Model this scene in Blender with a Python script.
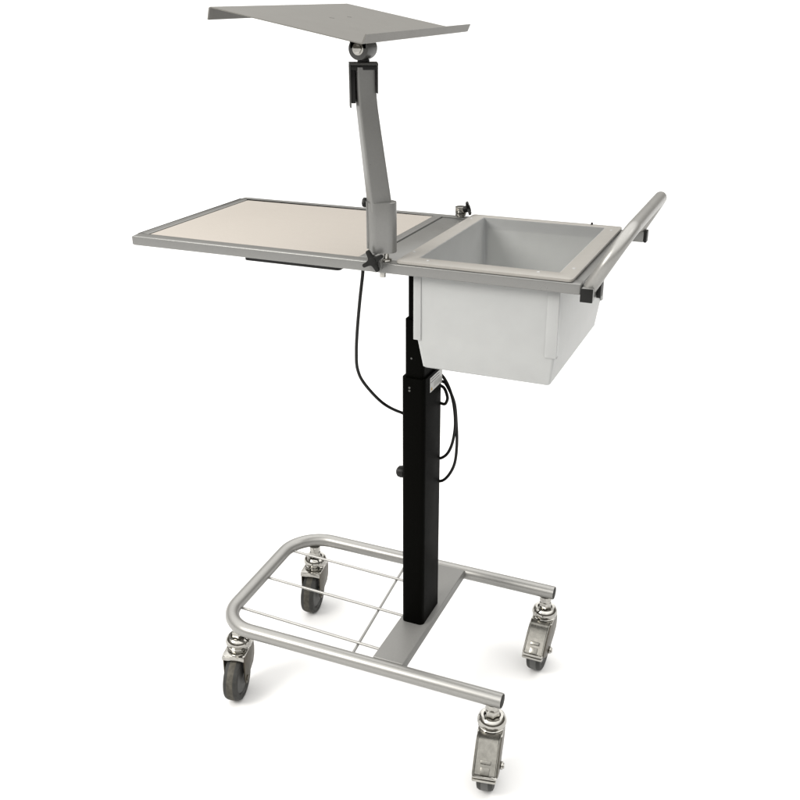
import bpy, bmesh, math, random
from mathutils import Vector, Matrix
random.seed(7)
PI = math.pi
for o in list(bpy.data.objects): bpy.data.objects.remove(o)
S = bpy.context.scene
COL = S.collection

# ------------------------------------------------------------------ camera
cd = bpy.data.cameras.new('camera'); cam = bpy.data.objects.new('camera', cd); COL.objects.link(cam)
yaw, pitch, roll = 0.4040, 0.4013, -0.0028
f = Vector((-math.sin(yaw)*math.cos(pitch), math.cos(yaw)*math.cos(pitch), -math.sin(pitch)))
r = f.cross(Vector((0, 0, 1))).normalized(); u = r.cross(f)
c_, s_ = math.cos(roll), math.sin(roll)
r2 = c_*r + s_*u; u2 = -s_*r + c_*u
m = Matrix((r2, u2, -f)).transposed().to_4x4()
m.translation = (0.5636, -1.4479, 1.3135)
cam.matrix_world = m
cd.sensor_width = 36; cd.lens = 956.2/800*36; cd.clip_start = .05; cd.clip_end = 9000
S.camera = cam

# ------------------------------------------------------------------ world: a bright ceiling over darker walls
W = bpy.data.worlds.new('World'); S.world = W; W.use_nodes = True
nt = W.node_tree; nt.nodes.clear()
out = nt.nodes.new('ShaderNodeOutputWorld'); bg = nt.nodes.new('ShaderNodeBackground')
tc = nt.nodes.new('ShaderNodeTexCoord'); sx = nt.nodes.new('ShaderNodeSeparateXYZ'); rp = nt.nodes.new('ShaderNodeValToRGB')
nt.links.new(tc.outputs['Generated'], sx.inputs[0]); nt.links.new(sx.outputs['Z'], rp.inputs[0])
nt.links.new(rp.outputs[0], bg.inputs[0]); nt.links.new(bg.outputs[0], out.inputs[0])
e = rp.color_ramp.elements
e[0].position = 0.0; e[0].color = (.035, .032, .026, 1)
e[1].position = 1.0; e[1].color = (1, .99, .97, 1)
a = e.new(.34); a.color = (.09, .085, .075, 1)
a = e.new(.60); a.color = (.80, .792, .775, 1)
bg.inputs[1].default_value = 3.1

def area(name, loc, target, size, power, color=(1, .97, .92)):
    l = bpy.data.lights.new(name, 'AREA'); l.shape = 'DISK'; l.size = size; l.energy = power; l.color = color
    o = bpy.data.objects.new(name, l); COL.objects.link(o); o.location = loc
    o.rotation_euler = (Vector(target)-Vector(loc)).to_track_quat('-Z', 'Y').to_euler()
area('softbox_key', (-1.75, -2.3, 2.6), (0, 0, .6), 1.5, 104)
area('softbox_side', (1.9, .6, 3.0), (0, 0, .5), .9, 5)

S.view_settings.view_transform = 'Standard'; S.view_settings.look = 'None'
S.view_settings.exposure = 0; S.view_settings.gamma = 1

# ------------------------------------------------------------------ materials
def mat(name, col, rough=.5, metal=0., spec=.5, noise=0., nscale=60, bump=0., bscale=400, coat=0., col2=None, rvar=0.):
    M = bpy.data.materials.new(name); M.use_nodes = True
    n = M.node_tree; b = n.nodes['Principled BSDF']
    b.inputs['Base Color'].default_value = (*col, 1); b.inputs['Roughness'].default_value = rough
    b.inputs['Metallic'].default_value = metal; b.inputs['Specular IOR Level'].default_value = spec
    b.inputs['Coat Weight'].default_value = coat; b.inputs['Coat Roughness'].default_value = .15
    t = n.nodes.new('ShaderNodeTexCoord')
    if noise or col2:
        z = n.nodes.new('ShaderNodeTexNoise'); z.inputs['Scale'].default_value = nscale; z.inputs['Detail'].default_value = 5
        n.links.new(t.outputs['Object'], z.inputs['Vector'])
        mx = n.nodes.new('ShaderNodeMix'); mx.data_type = 'RGBA'
        q = col2 if col2 else tuple(v*(1-noise) for v in col)
        mx.inputs[6].default_value = (*col, 1); mx.inputs[7].default_value = (*q, 1)
        r_ = n.nodes.new('ShaderNodeValToRGB'); r_.color_ramp.elements[0].position = .35; r_.color_ramp.elements[1].position = .68
        n.links.new(z.outputs[0], r_.inputs[0]); n.links.new(r_.outputs[0], mx.inputs[0]); n.links.new(mx.outputs[2], b.inputs['Base Color'])
    if rvar:
        z = n.nodes.new('ShaderNodeTexNoise'); z.inputs['Scale'].default_value = 35; z.inputs['Detail'].default_value = 6
        n.links.new(t.outputs['Object'], z.inputs['Vector'])
        k = n.nodes.new('ShaderNodeMapRange'); k.inputs[3].default_value = rough-rvar; k.inputs[4].default_value = rough+rvar
        n.links.new(z.outputs[0], k.inputs[0]); n.links.new(k.outputs[0], b.inputs['Roughness'])
    if bump:
        z = n.nodes.new('ShaderNodeTexNoise'); z.inputs['Scale'].default_value = bscale; z.inputs['Detail'].default_value = 3
        n.links.new(t.outputs['Object'], z.inputs['Vector'])
        k = n.nodes.new('ShaderNodeBump'); k.inputs['Strength'].default_value = bump; k.inputs['Distance'].default_value = .0006
        n.links.new(z.outputs[0], k.inputs['Height']); n.links.new(k.outputs[0], b.inputs['Normal'])
    return M
M_FLOOR = mat('white_floor', (.64, .64, .64), .9, spec=.1)
M_SILVER = mat('silver_paint', (.165, .165, .160), .30, .40, spec=.4, noise=.04, nscale=300, rvar=.06)
M_PLATE = mat('silver_plate_paint', (.160, .159, .153), .42, .25, spec=.3, noise=.05, nscale=300, rvar=.06)
M_TUBE = mat('silver_tube_paint', (.250, .247, .237), .34, .50, noise=.05, nscale=300, rvar=.06)
M_TRAY = mat('silver_tray_paint', (.125, .121, .112), .42, .15, spec=.3, noise=.05, nscale=300, rvar=.05)
M_DSIL = mat('dark_silver_paint', (.045, .0445, .042), .4, .2, noise=.10, nscale=900, bump=.12, bscale=1500)
M_CHROME = mat('chrome', (.40, .39, .365), .09, 1., noise=.25, nscale=120, rvar=.06)
M_STEEL = mat('pressed_steel', (.17, .165, .15), .26, 1., noise=.25, nscale=120, rvar=.06)
M_ZINC = mat('zinc_plate', (.055, .045, .027), .4, .55, noise=.3, nscale=160, rvar=.1)
M_BLACK = mat('black_powder_coat', (.0015, .0015, .0012), .5, spec=.015, bump=.35, bscale=1800, rvar=.05)
M_PLASTIC = mat('black_plastic', (.006, .006, .0055), .45, spec=.2, bump=.1)
M_RUBBER = mat('grey_rubber', (.030, .030, .028), .6, spec=.25, noise=.3, nscale=90, bump=.2, bscale=500)
M_WORN = mat('worn_tread', (.075, .070, .058), .75, spec=.2, noise=.45, nscale=120, bump=.2, bscale=500)
M_HUB = mat('grey_hub_plastic', (.055, .055, .052), .5, noise=.2, nscale=70)
M_LAM = mat('beige_laminate', (.290, .265, .237), .5, spec=.35, noise=.04, nscale=500, bump=.05, bscale=900, rvar=.05)
M_BIN = mat('white_bin_plastic', (.315, .320, .318), .42, spec=.4, noise=.03, nscale=40, bump=.15, bscale=900, rvar=.04)
_b = M_BIN.node_tree.nodes['Principled BSDF']
_b.inputs['Subsurface Weight'].default_value = .3; _b.inputs['Subsurface Radius'].default_value = (1, 1, .95); _b.inputs['Subsurface Scale'].default_value = .012
M_RIM = mat('off_white_rim_plastic', (.225, .215, .198), .4, spec=.4, noise=.04, nscale=60, bump=.1, bscale=900, rvar=.04)
M_LABEL = mat('label_paper', (.42, .42, .41), .5)
M_INK = mat('label_ink', (.03, .03, .03), .6)
M_INK2 = mat('label_grey_ink', (.16, .16, .15), .6)
M_YEL = mat('label_amber', (.33, .20, .04), .6)
M_DARK = mat('tube_bore', (.012, .012, .011), .7, spec=.2)

# ------------------------------------------------------------------ mesh helpers
def obj(name, bm, m, parent=None, bevel=0., ang=35, seg=2):
    bmesh.ops.remove_doubles(bm, verts=bm.verts, dist=1e-6)
    bmesh.ops.recalc_face_normals(bm, faces=bm.faces)
    if bevel:
        es = [e for e in bm.edges if len(e.link_faces) == 2 and e.calc_face_angle(0) > math.radians(40)]
        bmesh.ops.bevel(bm, geom=es, offset=bevel, offset_type='OFFSET', segments=seg, profile=.6, affect='EDGES', clamp_overlap=True)
    for fc in bm.faces: fc.smooth = True
    for ed in bm.edges:
        if len(ed.link_faces) == 2 and ed.calc_face_angle(0) > math.radians(ang): ed.smooth = False
    me = bpy.data.meshes.new(name); bm.to_mesh(me); bm.free()
    ms = m if isinstance(m, (list, tuple)) else [m]
    for k in ms: me.materials.append(k)
    o = bpy.data.objects.new(name, me); COL.objects.link(o)
    if parent:
        o.parent = parent
        if parent.name == 'trolley': o.matrix_parent_inverse = Matrix.Translation((0, 0, -parent.location.z))
    return o
def B(): return bmesh.new()
def box(bm, x0, x1, y0, y1, z0, z1, M=None, mi=0):
    v = [bm.verts.new(Vector((x, y, z))) for z in (z0, z1) for y in (y0, y1) for x in (x0, x1)]
    if M is not None:
        for q in v: q.co = M @ q.co
    for a in ((0, 1, 3, 2), (4, 6, 7, 5), (0, 4, 5, 1), (2, 3, 7, 6), (0, 2, 6, 4), (1, 5, 7, 3)):
        fc = bm.faces.new([v[i] for i in a]); fc.material_index = mi
def frame(d):
    d = d.normalized(); a = Vector((0, 0, 1)) if abs(d.z) < .9 else Vector((1, 0, 0))
    x = a.cross(d).normalized(); return x, d.cross(x)
def cyl(bm, p0, p1, r0, r1=None, n=32, M=None, mi=0, caps=True, off=0.):
    p0 = Vector(p0); p1 = Vector(p1); r1 = r0 if r1 is None else r1
    x, y = frame(p1-p0); R = []
    for p, r in ((p0, r0), (p1, r1)):
        R.append([bm.verts.new(p + r*(math.cos(2*PI*i/n+off)*x + math.sin(2*PI*i/n+off)*y)) for i in range(n)])
    if M is not None:
        for ring in R:
            for q in ring: q.co = M @ q.co
    for i in range(n):
        fc = bm.faces.new((R[0][i], R[0][(i+1) % n], R[1][(i+1) % n], R[1][i])); fc.material_index = mi
    if caps:
        for ring in R: bm.faces.new(ring).material_index = mi
def lathe(bm, prof, c=(0, 0, 0), axis=(0, 0, 1), n=40, M=None, closed=True):
    c = Vector(c); d = Vector(axis).normalized(); x, y = frame(d); R = []
    for (r, h) in prof:
        R.append([bm.verts.new(c + d*h + r*(math.cos(2*PI*i/n)*x + math.sin(2*PI*i/n)*y)) for i in range(n)])
    if M is not None:
        for ring in R:
            for q in ring: q.co = M @ q.co
    for a in range(len(R)-1):
        for i in range(n): bm.faces.new((R[a][i], R[a][(i+1) % n], R[a+1][(i+1) % n], R[a+1][i]))
    if closed:
        bm.faces.new(R[0]); bm.faces.new(R[-1])
def sweep(bm, pts, r, n=20, closed=False, caps=True):
    pts = [Vector(p) for p in pts]; R = []; x = None
    for i, p in enumerate(pts):
        d = (pts[min(i+1, len(pts)-1)]-pts[max(i-1, 0)]).normalized()
        if x is None: x, y = frame(d)
        else:
            x = (x - d*x.dot(d)).normalized(); y = d.cross(x)
        R.append([bm.verts.new(p + r*(math.cos(2*PI*k/n)*x + math.sin(2*PI*k/n)*y)) for k in range(n)])
    for a in range(len(R)-1):
        for i in range(n): bm.faces.new((R[a][i], R[a][(i+1) % n], R[a+1][(i+1) % n], R[a+1][i]))
    if caps: bm.faces.new(R[0]); bm.faces.new(R[-1])
def bend(pts, rad, n=12):
    pts = [Vector(p) for p in pts]; o = [pts[0]]
    for i in range(1, len(pts)-1):
        a, b, c = pts[i-1], pts[i], pts[i+1]; r = rad[i-1] if isinstance(rad, (list, tuple)) else rad
        d0 = (a-b).normalized(); d1 = (c-b).normalized(); th = d0.angle(d1); t = r/math.tan(th/2)
        s = b+d0*t; e_ = b+d1*t; cc = b + (d0+d1).normalized()*(r/math.sin(th/2))
        v0 = s-cc; v1 = e_-cc; w = v0.angle(v1)
        for k in range(n+1):
            q = k/n; o.append(cc + (math.sin((1-q)*w)*v0 + math.sin(q*w)*v1)/math.sin(w))
    o.append(pts[-1]); return o
def spline(pts, n=12):
    P = [Vector(p) for p in pts]; P = [2*P[0]-P[1]]+P+[2*P[-1]-P[-2]]; o = []
    for i in range(1, len(P)-2):
        for k in range(n):
            t = k/n; a, b, c, d = P[i-1:i+3]
            o.append(.5*((2*b)+(c-a)*t+(2*a-5*b+4*c-d)*t*t+(3*b-a-3*c+d)*t**3))
    o.append(P[-2]); return o
def prism(bm, poly, z0, z1, M=None, mi=0):
    R = [[bm.verts.new(Vector((x, y, z))) for x, y in poly] for z in (z0, z1)]
    if M is not None:
        for ring in R:
            for q in ring: q.co = M @ q.co
    n = len(poly)
    for i in range(n): bm.faces.new((R[0][i], R[0][(i+1) % n], R[1][(i+1) % n], R[1][i])).material_index = mi
    for ring in R: bm.faces.new(ring).material_index = mi
def rrect(x0, x1, y0, y1, r, n=6):
    o = []
    for cx, cy, a in ((x1-r, y1-r, 0), (x0+r, y1-r, 90), (x0+r, y0+r, 180), (x1-r, y0+r, 270)):
        for k in range(n+1):
            t = math.radians(a+90*k/n); o.append((cx+r*math.cos(t), cy+r*math.sin(t)))
    return o
def T(x, y, z, rz=0.): return Matrix.Translation((x, y, z)) @ Matrix.Rotation(rz, 4, 'Z')
def thing(name, label, cat, loc=(0, 0, 0)):
    o = bpy.data.objects.new(name, None); COL.objects.link(o); o.location = loc; o.empty_display_size = .1
    o['label'] = label; o['category'] = cat; return o

# ------------------------------------------------------------------ floor
ZF = .036
bm = B(); box(bm, -4000, 4000, -4000, 4000, ZF-.05, ZF)
fl = obj('floor', bm, M_FLOOR); fl['kind'] = 'structure'

# ================================================================== the trolley
TR = thing('trolley', 'silver wheeled trolley with black lifting column, beige side shelf and angled reading tray', 'trolley', (0, 0, ZF))
TR_INV = Matrix.Translation((0, 0, -ZF))

# ---- base frame: a U of bent round tube
RT = .0137; ZB = .195; YB = .1747
bm = B()
sweep(bm, bend([(.2088, -YB, ZB), (-.362, -YB, ZB), (-.3765, YB+.004, ZB), (.2088, YB, ZB)], [.072, .078], 16), RT, 28)
base = obj('base_frame', bm, M_TUBE, TR)
for y in (-YB, YB):
    bm = B(); cyl(bm, (.2080, y, ZB), (.2097, y, ZB), .0122, n=28)
    obj('end_cap', bm, M_DARK, base, .0005)
# base plate between the two tubes
bm = B()
box(bm, -.0395, .0195, -.166, .166, .1975, .2075)
box(bm, -.0395, -.0345, -.166, .166, .1875, .1975)
box(bm, .0145, .0195, -.166, .166, .1875, .1975)
obj('base_plate', bm, M_PLATE, TR, .0022, seg=3)
# wire rack
def weld(bm, p):
    for k in range(5):
        q = Vector(p)+Vector((random.uniform(-.002, .002), random.uniform(-.002, .002), random.uniform(-.001, .002)))
        bmesh.ops.create_icosphere(bm, subdivisions=2, radius=random.uniform(.0026, .0038), matrix=Matrix.Translation(q))
for a, b_ in (((-.366, .1165, .190), (-.038, .102, .190)), ((-.367, .005, .190), (-.038, -.009, .190)), ((-.357, -.1088, .190), (-.038, -.122, .190))):
    bm = B(); sweep(bm, [a, b_], .0027, 12); weld(bm, Vector(a)+Vector((.002, 0, 0))); weld(bm, b_); obj('rack_wire', bm, M_TUBE, TR)
bm = B(); sweep(bm, [(-.115, .168, .1852), (-.088, -.168, .1852)], .0026, 12); obj('rack_wire', bm, M_TUBE, TR)

# ---- casters
def caster(x, y, h, brake):
    M = T(x, y, ZF, h); ax = -.033 if brake else -.026; az = .0455; dy = ax+.031
    root = B()
    # swivel head: chrome dome
    lathe(root, [(.0125, .1215), (.0150, .1245), (.0195, .1250), (.0235, .1215), (.0255, .1160), (.0258, .1120), (.0245, .1080), (.0228, .1068),
                 (.0228, .1060), (.0240, .1050), (.0240, .1030), (.0200, .1020)], M=M)
    cas = obj('caster', root, M_CHROME, TR)
    bm = B(); cyl(bm, (0, 0, .1180), (0, 0, .1375), .0134, n=6, M=M, off=.3); cyl(bm, (0, 0, .1375), (0, 0, .1500), .0118, n=24, M=M)
    obj('stem', bm, M_CHROME, cas, .0006)
    # fork: two side plates under a crown
    side = [(-.040+.6*dy, .1015), (.0215, .1015), (.0245, .085), (.0215, .068), (.008+dy, .056), (-.014+dy, .048), (-.0195+dy, .040), (-.0255+dy, .0345), (-.0350+dy, .0345), (-.0405+dy, .040), (-.0425+dy, .050), (-.042+dy, .08)]
    if brake: side = [(-.027, .1015)] + side[1:8] + [(-.058, .0440), (-.0760, .0560), (-.0790, .0610), (-.0650, .0760), (-.0500, .0900), (-.0380, .0985)]
    bm = B()
    A = M @ Matrix(((0, 0, 1, 0), (1, 0, 0, 0), (0, 1, 0, 0), (0, 0, 0, 1)))
    for s in (-1, 1):
        prism(bm, side, s*.0205-.0011, s*.0205+.0011, A)
    box(bm, -.0194, .0194, .0140, .0160, .070, .1010, M)
    obj('fork', bm, M_ZINC, cas, .0005)
    bm = B(); prism(bm, rrect(-.0221, .0221, -.0300 if brake else -.0400, .0225, .007), .1000, .1026, M)
    if not brake:
        box(bm, -.0219, .0219, -.0408, -.0388, .0930, .1012, M)
    obj('fork_crown', bm, M_CHROME, cas, .0008)
    # wheel
    C = (0, ax, az); X = (1, 0, 0)
    bm = B(); lathe(bm, [(.0335, -.0135), (.0400, -.0145), (.0428, -.0135), (.0446, -.0100), (.0452, -.0062)], C, X, 56, M, closed=False)
    lathe(bm, [(.0452, .0062), (.0446, .0100), (.0428, .0135), (.0400, .0145), (.0335, .0135)], C, X, 56, M, closed=False)
    obj('wheel', bm, M_RUBBER, cas)
    bm = B(); lathe(bm, [(.0452, -.0062), (.0455, -.0035), (.0455, .0035), (.0452, .0062)], C, X, 56, M, closed=False)
    obj('tread', bm, M_WORN if not brake else M_HUB, cas)
    bm = B(); lathe(bm, [(.005, -.0135), (.012, -.0150), (.016, -.0125), (.0275, -.0120), (.0305, -.0112), (.0312, -.0098), (.0325, -.0098), (.0336, -.0135),
                         (.0336, .0135), (.0325, .0098), (.0312, .0098), (.0305, .0112), (.0275, .0120), (.016, .0125), (.012, .0150), (.005, .0135)], C, X, 56, M)
    obj('hub', bm, M_HUB, cas)
    if brake:
        for s in (1,):
            bm = B(); cyl(bm, (s*.0216, ax, az), (s*.0262, ax, az), .0070, n=20, M=M)
            cyl(bm, (s*.0262, ax, az), (s*.0285, ax, az), .0048, n=20, M=M)
            obj('axle_bolt', bm, M_CHROME, cas, .0008)
    else:
        for s in (-1, 1):
            bm = B(); cyl(bm, (s*.0216, ax, az), (s*.0232, ax, az), .0060, n=20, M=M)
            obj('axle_bolt', bm, M_ZINC, cas, .0006)
    if brake:
        # brake pedal: a bowed plate with rolled edges
        bm = B(); hw = .0188
        prof = [(q.y, q.z) for q in spline([(0, -.0255, .1050), (0, -.0385, .1020), (0, -.0530, .0910), (0, -.0670, .0778), (0, -.0760, .0685), (0, -.0830, .0610)], 4)]
        th = .0020
        for i in range(len(prof)-1):
            (y0, z0), (y1, z1) = prof[i], prof[i+1]
            v = [(-hw, y0, z0), (hw, y0, z0), (hw, y1, z1), (-hw, y1, z1)]
            a = [bm.verts.new(M @ Vector(q)) for q in v]; b_ = [bm.verts.new(M @ (Vector(q)+Vector((0, th*.8, -th*.7)))) for q in v]
            bm.faces.new(a); bm.faces.new(b_[::-1])
            for s0, s1 in ((1, 2), (3, 0)): bm.faces.new((a[s0], a[s1], b_[s1], b_[s0]))
        for s in (-1, 1):
            sweep(bm, [M @ Vector((s*hw, y_, z_)) for y_, z_ in prof], .0017, 10)
        obj('brake_pedal', bm, M_STEEL, cas)
        bm = B()
        for z0, z1, yl in ((.0600, .0635, -.0872), (.0540, .0585, -.0885)):
            prism(bm, rrect(-.0207, .0207, yl, -.0790, .003, 4), z0, z1, M)
        box(bm, -.0195, .0195, -.0850, -.0795, .0583, .0607, M)
        obj('pedal_lip', bm, M_CHROME, cas, .0007)
        bm = B()
        A = M @ Matrix.Translation((0, -.0700, .0760)) @ Matrix.Rotation(math.radians(-44), 4, 'X')
        prism(bm, [(-.0085, -.0040), (.0085, -.0040), (.0085, .003), (-.0085, .003)], .0005, .0070, A)
        A = M @ Matrix.Translation((0, -.0770, .0685)) @ Matrix.Rotation(math.radians(-42), 4, 'X')
        prism(bm, [(-.0075, -.0018), (.0075, -.0018), (.0075, .003), (-.0075, .003)], -.0070, .0060, A)
        obj('pedal_tab', bm, M_STEEL, cas, .0008)
    return cas
ca = caster(-.3340, -.1545, math.radians(13), False)
ca['label'] = 'front left swivel caster without a brake, wheel tread worn brown'
ca = caster(-.3305, .1600, math.radians(9), False)
ca['label'] = 'rear left swivel caster without a brake, seen through the rack wires'
ca = caster(.1920, -.1747, math.radians(10), True)
ca['label'] = 'front right chrome caster with brake pedal, nearest the camera'
ca = caster(.1925, .1720, math.radians(0), True)
ca['label'] = 'rear right chrome caster with brake pedal'

# ---- lifting column: three telescoping stages
bm = B(); prism(bm, rrect(-.0335, .0100, -.0465, .0400, .0085, 6), .2072, .7100)
col = obj('column', bm, M_BLACK, TR, .0012)
bm = B(); prism(bm, rrect(-.0292, .0062, -.0425, .0360, .0075, 6), .7100, .8135)
st = obj('column_stage', bm, M_BLACK, TR, .0010); st['label'] = 'middle telescoping stage of the black column'
bm = B(); prism(bm, rrect(-.0252, .0022, -.0385, .0320, .0065, 6), .8135, .9270)
st = obj('column_stage', bm, M_BLACK, TR, .0010); st['label'] = 'slim top stage of the black column beside the bin'
for zz in (.6925, .6870):
    bm = B(); cyl(bm, (-.0178, -.0463, zz), (-.0178, -.0472, zz), .0019, n=16); obj('screw', bm, M_HUB, col)
for zz in (.745,):
    bm = B(); cyl(bm, (-.0158, -.0423, zz), (-.0158, -.0431, zz), .0017, n=16); obj('screw', bm, M_HUB, st)
# rating label on the +X face
bm = B(); box(bm, .0098, .0104, -.0210, .0375, .6775, .7045)
lab = obj('rating_label', bm, M_LABEL, col, .0001)
bm = B()
def words(bm, y, y1, z, h, mi):
    while y < y1:
        w = random.uniform(.0012, .0034); box(bm, .01035, .01052, y, min(y+w, y1), z-h/2, z+h/2, mi=mi); y += w+.0007
words(bm, -.0180, .0240, .7005, .0014, 0); words(bm, -.0180, .0240, .6952, .0014, 0)
for zz in (.6905, .6880, .6855, .6830): words(bm, -.0040, .0290, zz, .0009, 1)
obj('label_print', bm, [M_INK, M_INK2], col)
bm = B(); prism(bm, [(-.0175, .6800), (-.0100, .6800), (-.01375, .6870)], .01035, .01055, Matrix(((0, 0, 1, 0), (1, 0, 0, 0), (0, 1, 0, 0), (0, 0, 0, 1))))
obj('warning_mark', bm, M_YEL, col)
# grommet / socket on the far left of the column
bm = B(); lathe(bm, [(.0070, 0), (.0100, .002), (.0112, .007), (.0100, .013), (.006, .0165), (.003, .0170)], (-.0330, -.028, .5180), (-1, 0, 0), 28)
obj('cable_plug', bm, M_PLASTIC, col)

# ---- cable: from under the frame behind the column, a coil to its right
bm = B()
path = [(-0.0767, -0.1, 0.9121), (-0.0773, -0.1, 0.8988), (-0.0838, -0.098, 0.8575), (-0.0937, -0.09, 0.8005), (-0.1011, -0.08, 0.7573), (-0.1045, -0.07, 0.7224), (-0.0991, -0.055, 0.6908), (-0.0791, -0.025, 0.6464), (-0.064, 0.02, 0.6123), (-0.0505, 0.035, 0.6085), (-.030, .047, .66), (-.020, .0465, .665), (.006, .0460, .674), (.0200, .040, .668), (.0350, .036, .640), (.0405, .034, .600), (.0425, .033, .560),
        (.0390, .033, .522), (.0270, .034, .494), (.0100, .040, .476), (-.008, .0445, .476), (-.018, .0460, .495),
        (-.008, .0450, .517), (.0100, .040, .524), (.0250, .035, .540), (.0355, .031, .568), (.0395, .030, .605), (.0330, .034, .645), (.0180, .040, .676), (.000, .0445, .690), (-.015, .0445, .675), (-.006, .0445, .640),
        (.0130, .040, .633), (.0205, .037, .642), (.0205, .037, .652), (.0120, .042, .664), (-.004, .0455, .668)]
sweep(bm, spline(path, 10), .0028, 12)
obj('cable', bm, M_PLASTIC, TR)

# ---- table frame
XL, XR, YW, ZT, TK = -.4633, .2925, .1782, .945, .0158
bm = B()
box(bm, XL, XR, -YW, -.1570, ZT-TK, ZT)                       # front rail
box(bm, XL, XR, .1610, YW, ZT-TK, ZT)                         # back rail
box(bm, XL, -.4477, -.1570, .1610, ZT-TK, ZT)                 # left end
box(bm, -.0570, -.0412, -.1570, .1610, ZT-TK, ZT)             # bar right of the shelf
box(bm, .2765, XR, -.1570, .1610, ZT-TK, ZT-.0012)            # right end
tf = obj('table_frame', bm, M_SILVER, TR, .0024, seg=4)
bm = B(); box(bm, -.0396, .0190, -.1568, .1608, ZT-.0135, ZT-.0022)
obj('cross_plate', bm, M_SILVER, tf, .0008)
for y0, y1 in ((-YW+.0012, -.1585), (.1625, YW-.0012)):
    bm = B(); box(bm, XL-.0013, XL+.001, y0, y1, ZT-TK+.0012, ZT-.0014); obj('end_cap', bm, M_HUB, tf, .0006)
bm = B(); box(bm, -.4473, -.0574, -.1566, .1606, ZT-.012, ZT-.0018)
obj('shelf_panel', bm, M_LAM, TR, .0006)
bm = B(); prism(bm, rrect(-.2625, -.0905, -.1560, -.060, .006), .9180, .9290); obj('control_box', bm, M_PLASTIC, TR, .0015)

# ---- handle brackets and handle
def bracket(y0, y1, x0, x1, z0, z1, caps, label):
    bm = B(); box(bm, x0, x1, y0, y1, z0, z1); k = obj('handle_bracket', bm, M_SILVER, TR, .0016); k['label'] = label
    for c in caps:
        bm = B(); box(bm, *c); obj('end_cap', bm, M_PLASTIC, k, .0013)
bracket(-.1815, -.1450, .2935, .3105, .9215, .9405, [(.2932, .3108, -.1840, -.1817, .9212, .9408), (.3107, .3168, -.1600, -.1450, .9225, .9425)], 'front square bracket with black plastic caps')
bracket(.1560, .1740, .2850, .3195, .9310, .9490, [(.3197, .3245, .1568, .1742, .9305, .9500)], 'rear square bracket with black plastic cap')
bm = B()
hp = bend([(.3020, -.1655, .937), (.3460, -.1655, 1.0150), (.3460, .1655, 1.0150), (.3060, .1655, .944)], .056, 16)
sweep(bm, hp, .0099, 28)
obj('push_handle', bm, M_TUBE, TR)

# ---- clamp posts through the frame, with star knobs
def star(C, n_dir, parent, R_=.0135, th=.007, rot=0., name='star_knob'):
    bm = B(); d = Vector(n_dir).normalized(); x, y = frame(d)
    poly = []
    for k in range(4):
        a = rot+k*PI/2
        for da, rr in ((-.19, .93), (-.09, 1.03), (.09, 1.03), (.19, .93), (.34, .62), (.60, .44), (PI/2-.60, .44), (PI/2-.34, .62)):
            poly.append((R_*rr*math.cos(a+da), R_*rr*math.sin(a+da)))
    A = Matrix((x, y, d)).transposed().to_4x4(); A.translation = Vector(C)
    prism(bm, poly, -th/2, th/2, A); cyl(bm, Vector(C)-d*(th/2+.006), Vector(C)+d*(th/2+.001), .0062, n=24)
    return obj(name, bm, M_PLASTIC, parent, .0012)
bm = B()
cyl(bm, (-.0055, -.1682, .9455), (-.0055, -.1682, .9600), .0042, n=24)
cyl(bm, (-.0040, -.1682, .9452), (-.0040, -.1682, .9492), .0072, n=6)
cyl(bm, (-.0112, -.1682, .9293), (-.0112, -.1682, .9205), .0046, n=20)
post = obj('clamp_post', bm, M_CHROME, TR, .0005); post['label'] = 'front chrome clamp post under the arm sleeve'
bm = B(); cyl(bm, (-.0165, -.1783, .9415), (-.0165, -.1850, .9415), .0105, n=28); obj('clamp_washer', bm, M_SILVER, post, .0008)
star((-.0160, -.1930, .9505), (.12, -1, .05), post, .0170, .007, rot=math.radians(30))
bm = B()
cyl(bm, (-.0075, .1680, .9452), (-.0075, .1680, .9480), .0072, n=28)
cyl(bm, (-.0075, .1680, .9480), (-.0075, .1680, .9520), .0100, n=28)
cyl(bm, (-.0075, .1680, .9530), (-.0075, .1680, .9635), .0104, n=28)
post = obj('clamp_post', bm, M_CHROME, TR, .0008); post['label'] = 'rear empty chrome clamp post beside the bin'
star((.0075, .1660, .9620), (.85, .30, .30), post, .0145, .005, rot=math.radians(40))

# ---- reading tray arm
bm = B()
A = T(-.0120, -.1660, 0, math.radians(22))
prism(bm, rrect(-.0212, .0212, -.0150, .0150, .0130, 10), .9590, 1.0335, A)
sleeve = obj('arm_sleeve', bm, M_SILVER, TR, .0012)
bm = B(); prism(bm, rrect(-.0236, -.0195, -.0050, .0060, .0015), .9640, 1.0335, A); obj('sleeve_rib', bm, M_SILVER, sleeve, .001)
bm = B(); cyl(bm, (-.0290, -.1600, 1.0290), (-.0430, -.1600, 1.0290), .0064, n=24); cyl(bm, (-.0400, -.1600, 1.0290), (-.0450, -.1600, 1.0290), .0075, n=8)
obj('locking_knob', bm, M_PLASTIC, sleeve, .0008)
def rotrect(hw, ht, th):
    c, s = math.cos(th), math.sin(th)
    return [(x*c-y*s, x*s+y*c) for x, y in rrect(-hw, hw, -ht, ht, .0040, 6)]
bm = B(); TH = math.radians(43)
pts = [(-.0150, -.1660, 1.020), (-.0190, -.1660, 1.050), (-.0310, -.1660, 1.1400), (-.0340, -.1660, 1.1640), (-.0355, -.1660, 1.1800), (-.0362, -.1660, 1.1950), (-.0366, -.1660, 1.2200)]
sec = rotrect(.0165, .0120, TH); R = []
for i, q in enumerate(pts):
    k = 1-.17*min(1, (q[2]-1.02)/.15)
    R.append([bm.verts.new((q[0]+x*k, q[1]+y*k, q[2])) for x, y in sec])
for a in range(len(R)-1):
    for i in range(len(sec)): bm.faces.new((R[a][i], R[a][(i+1) % len(sec)], R[a+1][(i+1) % len(sec)], R[a+1][i]))
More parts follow.
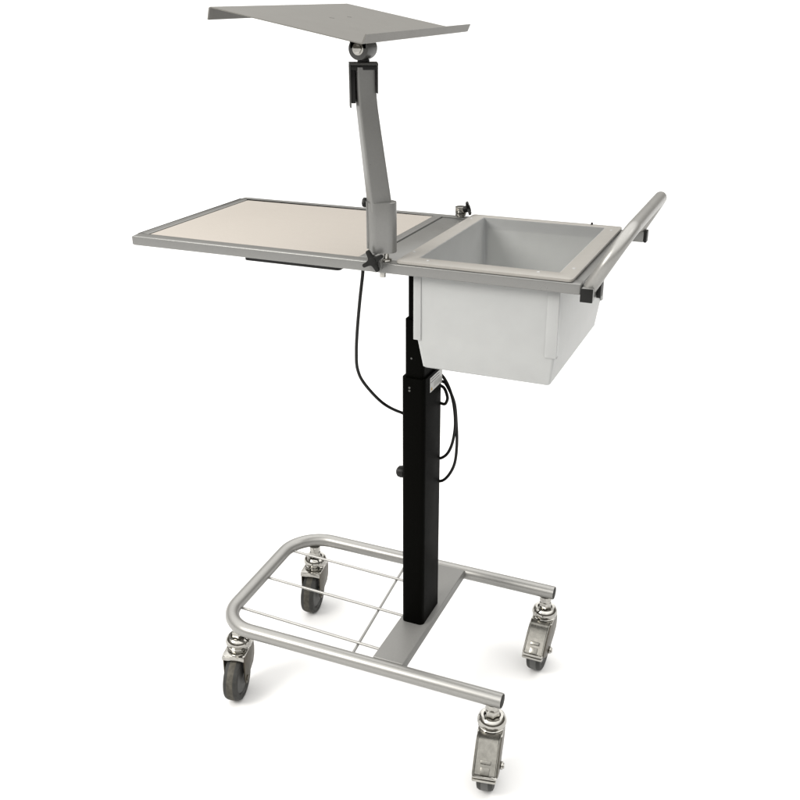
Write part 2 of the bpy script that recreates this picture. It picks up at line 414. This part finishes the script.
bm.faces.new(R[0]); bm.faces.new(R[-1])
arm = obj('tray_arm', bm, M_SILVER, TR, .0, ang=50)
bm = B(); cyl(bm, (-.0075, -.1660, 1.0336), (-.0075, -.1660, 1.0342), .003, n=16); obj('set_screw', bm, M_PLASTIC, sleeve)
# channel head around the arm top
A = T(-.0390, -.1660, 0, math.radians(28))
bm = B()
box(bm, -.0200, .0200, -.0130, .0150, 1.2232, 1.2262, A)
box(bm, -.0200, -.0180, -.0130, .0150, 1.1660, 1.2232, A)
box(bm, .0180, .0200, -.0130, .0150, 1.1850, 1.2232, A)
box(bm, -.0180, .0180, .0130, .0150, 1.1780, 1.2232, A)
hd = obj('arm_bracket', bm, M_DSIL, TR, .0006)
bm = B(); box(bm, -.0178, .0178, -.0124, .0128, 1.2165, 1.2230, A); box(bm, -.0178, -.0120, -.0110, .0128, 1.1720, 1.2165, A)
obj('bracket_gap_shade', bm, M_PLASTIC, hd, .0006)  # black blocks standing in for the shade in the channel's open gap
# tilt joint
bm = B()
cyl(bm, (-.0385, -.1660, 1.2262), (-.0385, -.1660, 1.2300), .0085, n=28)
jt0 = obj('pivot_washer', bm, M_PLASTIC, TR)
bm = B()
cyl(bm, (-.0385, -.1830, 1.2445), (-.0385, -.1510, 1.2445), .0150, n=40)
box(bm, -.0515, -.0255, -.1830, -.1510, 1.2440, 1.2690)
jt = obj('tilt_joint', bm, M_DSIL, TR, .0012)
bm = B(); cyl(bm, (-.0385, -.1838, 1.2445), (-.0385, -.1870, 1.2445), .0066, n=6); cyl(bm, (-.0385, -.1830, 1.2445), (-.0385, -.1840, 1.2445), .0085, n=28)
obj('pivot_bolt', bm, M_CHROME, jt, .0006)

# ---- reading tray: a thin folded sheet
cy_, sy_ = math.cos(1.6132), math.sin(1.6132); tl = .1934
ex = Vector((cy_, sy_, 0)); ey = Vector((-sy_*math.cos(tl), cy_*math.cos(tl), math.sin(tl))); en = ex.cross(ey)
A = Matrix((ex, ey, en)).transposed().to_4x4(); A.translation = (-.0530, -.1652, 1.2793)
hw, hd_, lp, fg, th = .2094, .1024, .0118, .0142, .0016
bm = B()
prof = [(-hd_-.0030, lp), (-hd_-.0006, .0010), (-hd_+.0012, 0), (hd_-.001, 0), (hd_, -.001), (hd_+.0005, -fg)]
# solid folded sheet from the profile (y, n), thickened downward / inward
inner = [(-hd_-.0030+th, lp+.0002), (-hd_+.0012, .0016), (-hd_+.003, .0012), (hd_, .0012), (hd_+.0018, -.0005), (hd_+.0005+th, -fg)]
L = []
for xx in (-hw, hw):
    L.append(([bm.verts.new(A @ Vector((xx, a, b))) for a, b in prof], [bm.verts.new(A @ Vector((xx, a, b))) for a, b in inner]))
n = len(prof)
for i in range(n-1):
    bm.faces.new((L[0][0][i], L[0][0][i+1], L[1][0][i+1], L[1][0][i])); bm.faces.new((L[0][1][i], L[1][1][i], L[1][1][i+1], L[0][1][i+1]))
    for s in (0, 1): bm.faces.new((L[s][0][i], L[s][0][i+1], L[s][1][i+1], L[s][1][i]))
for i in (0, n-1): bm.faces.new((L[0][0][i], L[1][0][i], L[1][1][i], L[0][1][i]))
tray = obj('reading_tray', bm, M_TRAY, TR, ang=30)
for sx_ in (-.03, .03):
    bm = B(); q = A @ Vector((sx_, .02, 0.0013)); cyl(bm, q, q+en*.0002, .0035, n=20); obj('rivet', bm, M_TRAY, tray)

# ================================================================== the bin in the frame
BN = thing('storage_bin', 'open off-white plastic bin with wide rim, hanging in the right half of the trolley', 'bin', (.147, 0, .781))
def bobj(name, bm, m, parent, **k):
    o = obj(name, bm, m, parent, **k)
    o.matrix_parent_inverse = Matrix.Translation((-.147, 0, -.781)) if parent == BN else Matrix.Identity(4)
    return o
def shell(bm, rings_out, rings_in):
    seq = rings_out + rings_in[::-1]; R = []
    for (x0, x1, y0, y1, z) in seq:
        R.append([bm.verts.new((x, y, z)) for x, y in rrect(x0, x1, y0, y1, .004 if z < .93 else .003, 4)])
    n = len(R[0])
    for a in range(len(R)-1):
        for i in range(n): bm.faces.new((R[a][i], R[a][(i+1) % n], R[a+1][(i+1) % n], R[a+1][i]))
    bm.faces.new(R[0]); bm.faces.new(R[-1])
bm = B()
shell(bm, [(.0510, .2500, -.1530, .1470, .7785), (.0490, .2520, -.1550, .1490, .7805), (.0410, .2570, -.1590, .1590, .8250), (.0375, .2585, -.1595, .1605, .9286), (.0368, .2585, -.1562, .1605, .9290), (.0368, .2575, -.1560, .1603, .9494)],
          [(.0550, .2470, -.1490, .1440, .7850), (.0440, .2530, -.1560, .1560, .8250), (.0396, .2539, -.1456, .1586, .9494)])
body = bobj('bin_body', bm, M_BIN, BN, ang=25)
# corner plates: slightly proud wraps at the four corners
for (xa, xb, ya, yb) in ((.0358, .0480, -.1608, -.1480), (.2425, .2597, -.1608, -.1480), (.0358, .0480, .1500, .1622), (.2465, .2597, .1500, .1622)):
    bm = B()
    if ya < 0:
        box(bm, xa, xb, ya, ya+.0020, .8245, .9286)
        if xa < .1: box(bm, xa, xa+.0022, ya+.0020, yb, .8245, .9286)
        else: box(bm, xb-.0022, xb, ya+.0020, yb, .8245, .9286)
    else:
        box(bm, xa, xb, yb-.0020, yb, .8245, .9286)
        if xa < .1: box(bm, xa, xa+.0022, ya, yb-.0020, .8245, .9286)
        else: box(bm, xb-.0022, xb, ya, yb-.0020, .8245, .9286)
    bobj('corner_strip', bm, M_BIN, BN, bevel=.0006)
# rim: a flat ring with a hole
def ring(bm, o_, i_, z0, z1, ro, ri):
    O = [[bm.verts.new((x, y, z)) for x, y in rrect(*o_, ro, 5)] for z in (z0, z1)]
    I = [[bm.verts.new((x, y, z)) for x, y in rrect(*i_, ri, 5)] for z in (z0, z1)]
    n = len(O[0])
    for i in range(n):
        j = (i+1) % n
        bm.faces.new((O[0][i], O[0][j], O[1][j], O[1][i])); bm.faces.new((I[0][i], I[1][i], I[1][j], I[0][j]))
        bm.faces.new((O[1][i], O[1][j], I[1][j], I[1][i])); bm.faces.new((O[0][i], I[0][i], I[0][j], O[0][j]))
bm = B(); ring(bm, (.0135, .2798, -.1765, .1775), (.0390, .2545, -.1462, .1592), .9456, .9500, .006, .003)
rim = bobj('bin_rim', bm, M_RIM, BN, bevel=.0009)
for x, y in ((.0171+.002, -.1172), (.058, -.1583), (.2254, -.1560), (.2677, -.1185), (.0215, .1419), (.2676, .1421)):
    bm = B(); cyl(bm, (x, y, .9499), (x, y, .9507), .0026, .0020, n=16); bobj('rivet', bm, M_BIN, rim)
bm = B(); cyl(bm, (.2283, .1735, .9499), (.2283, .1735, .9535), .0020, .0016, n=16); bobj('peg', bm, M_PLASTIC, rim)
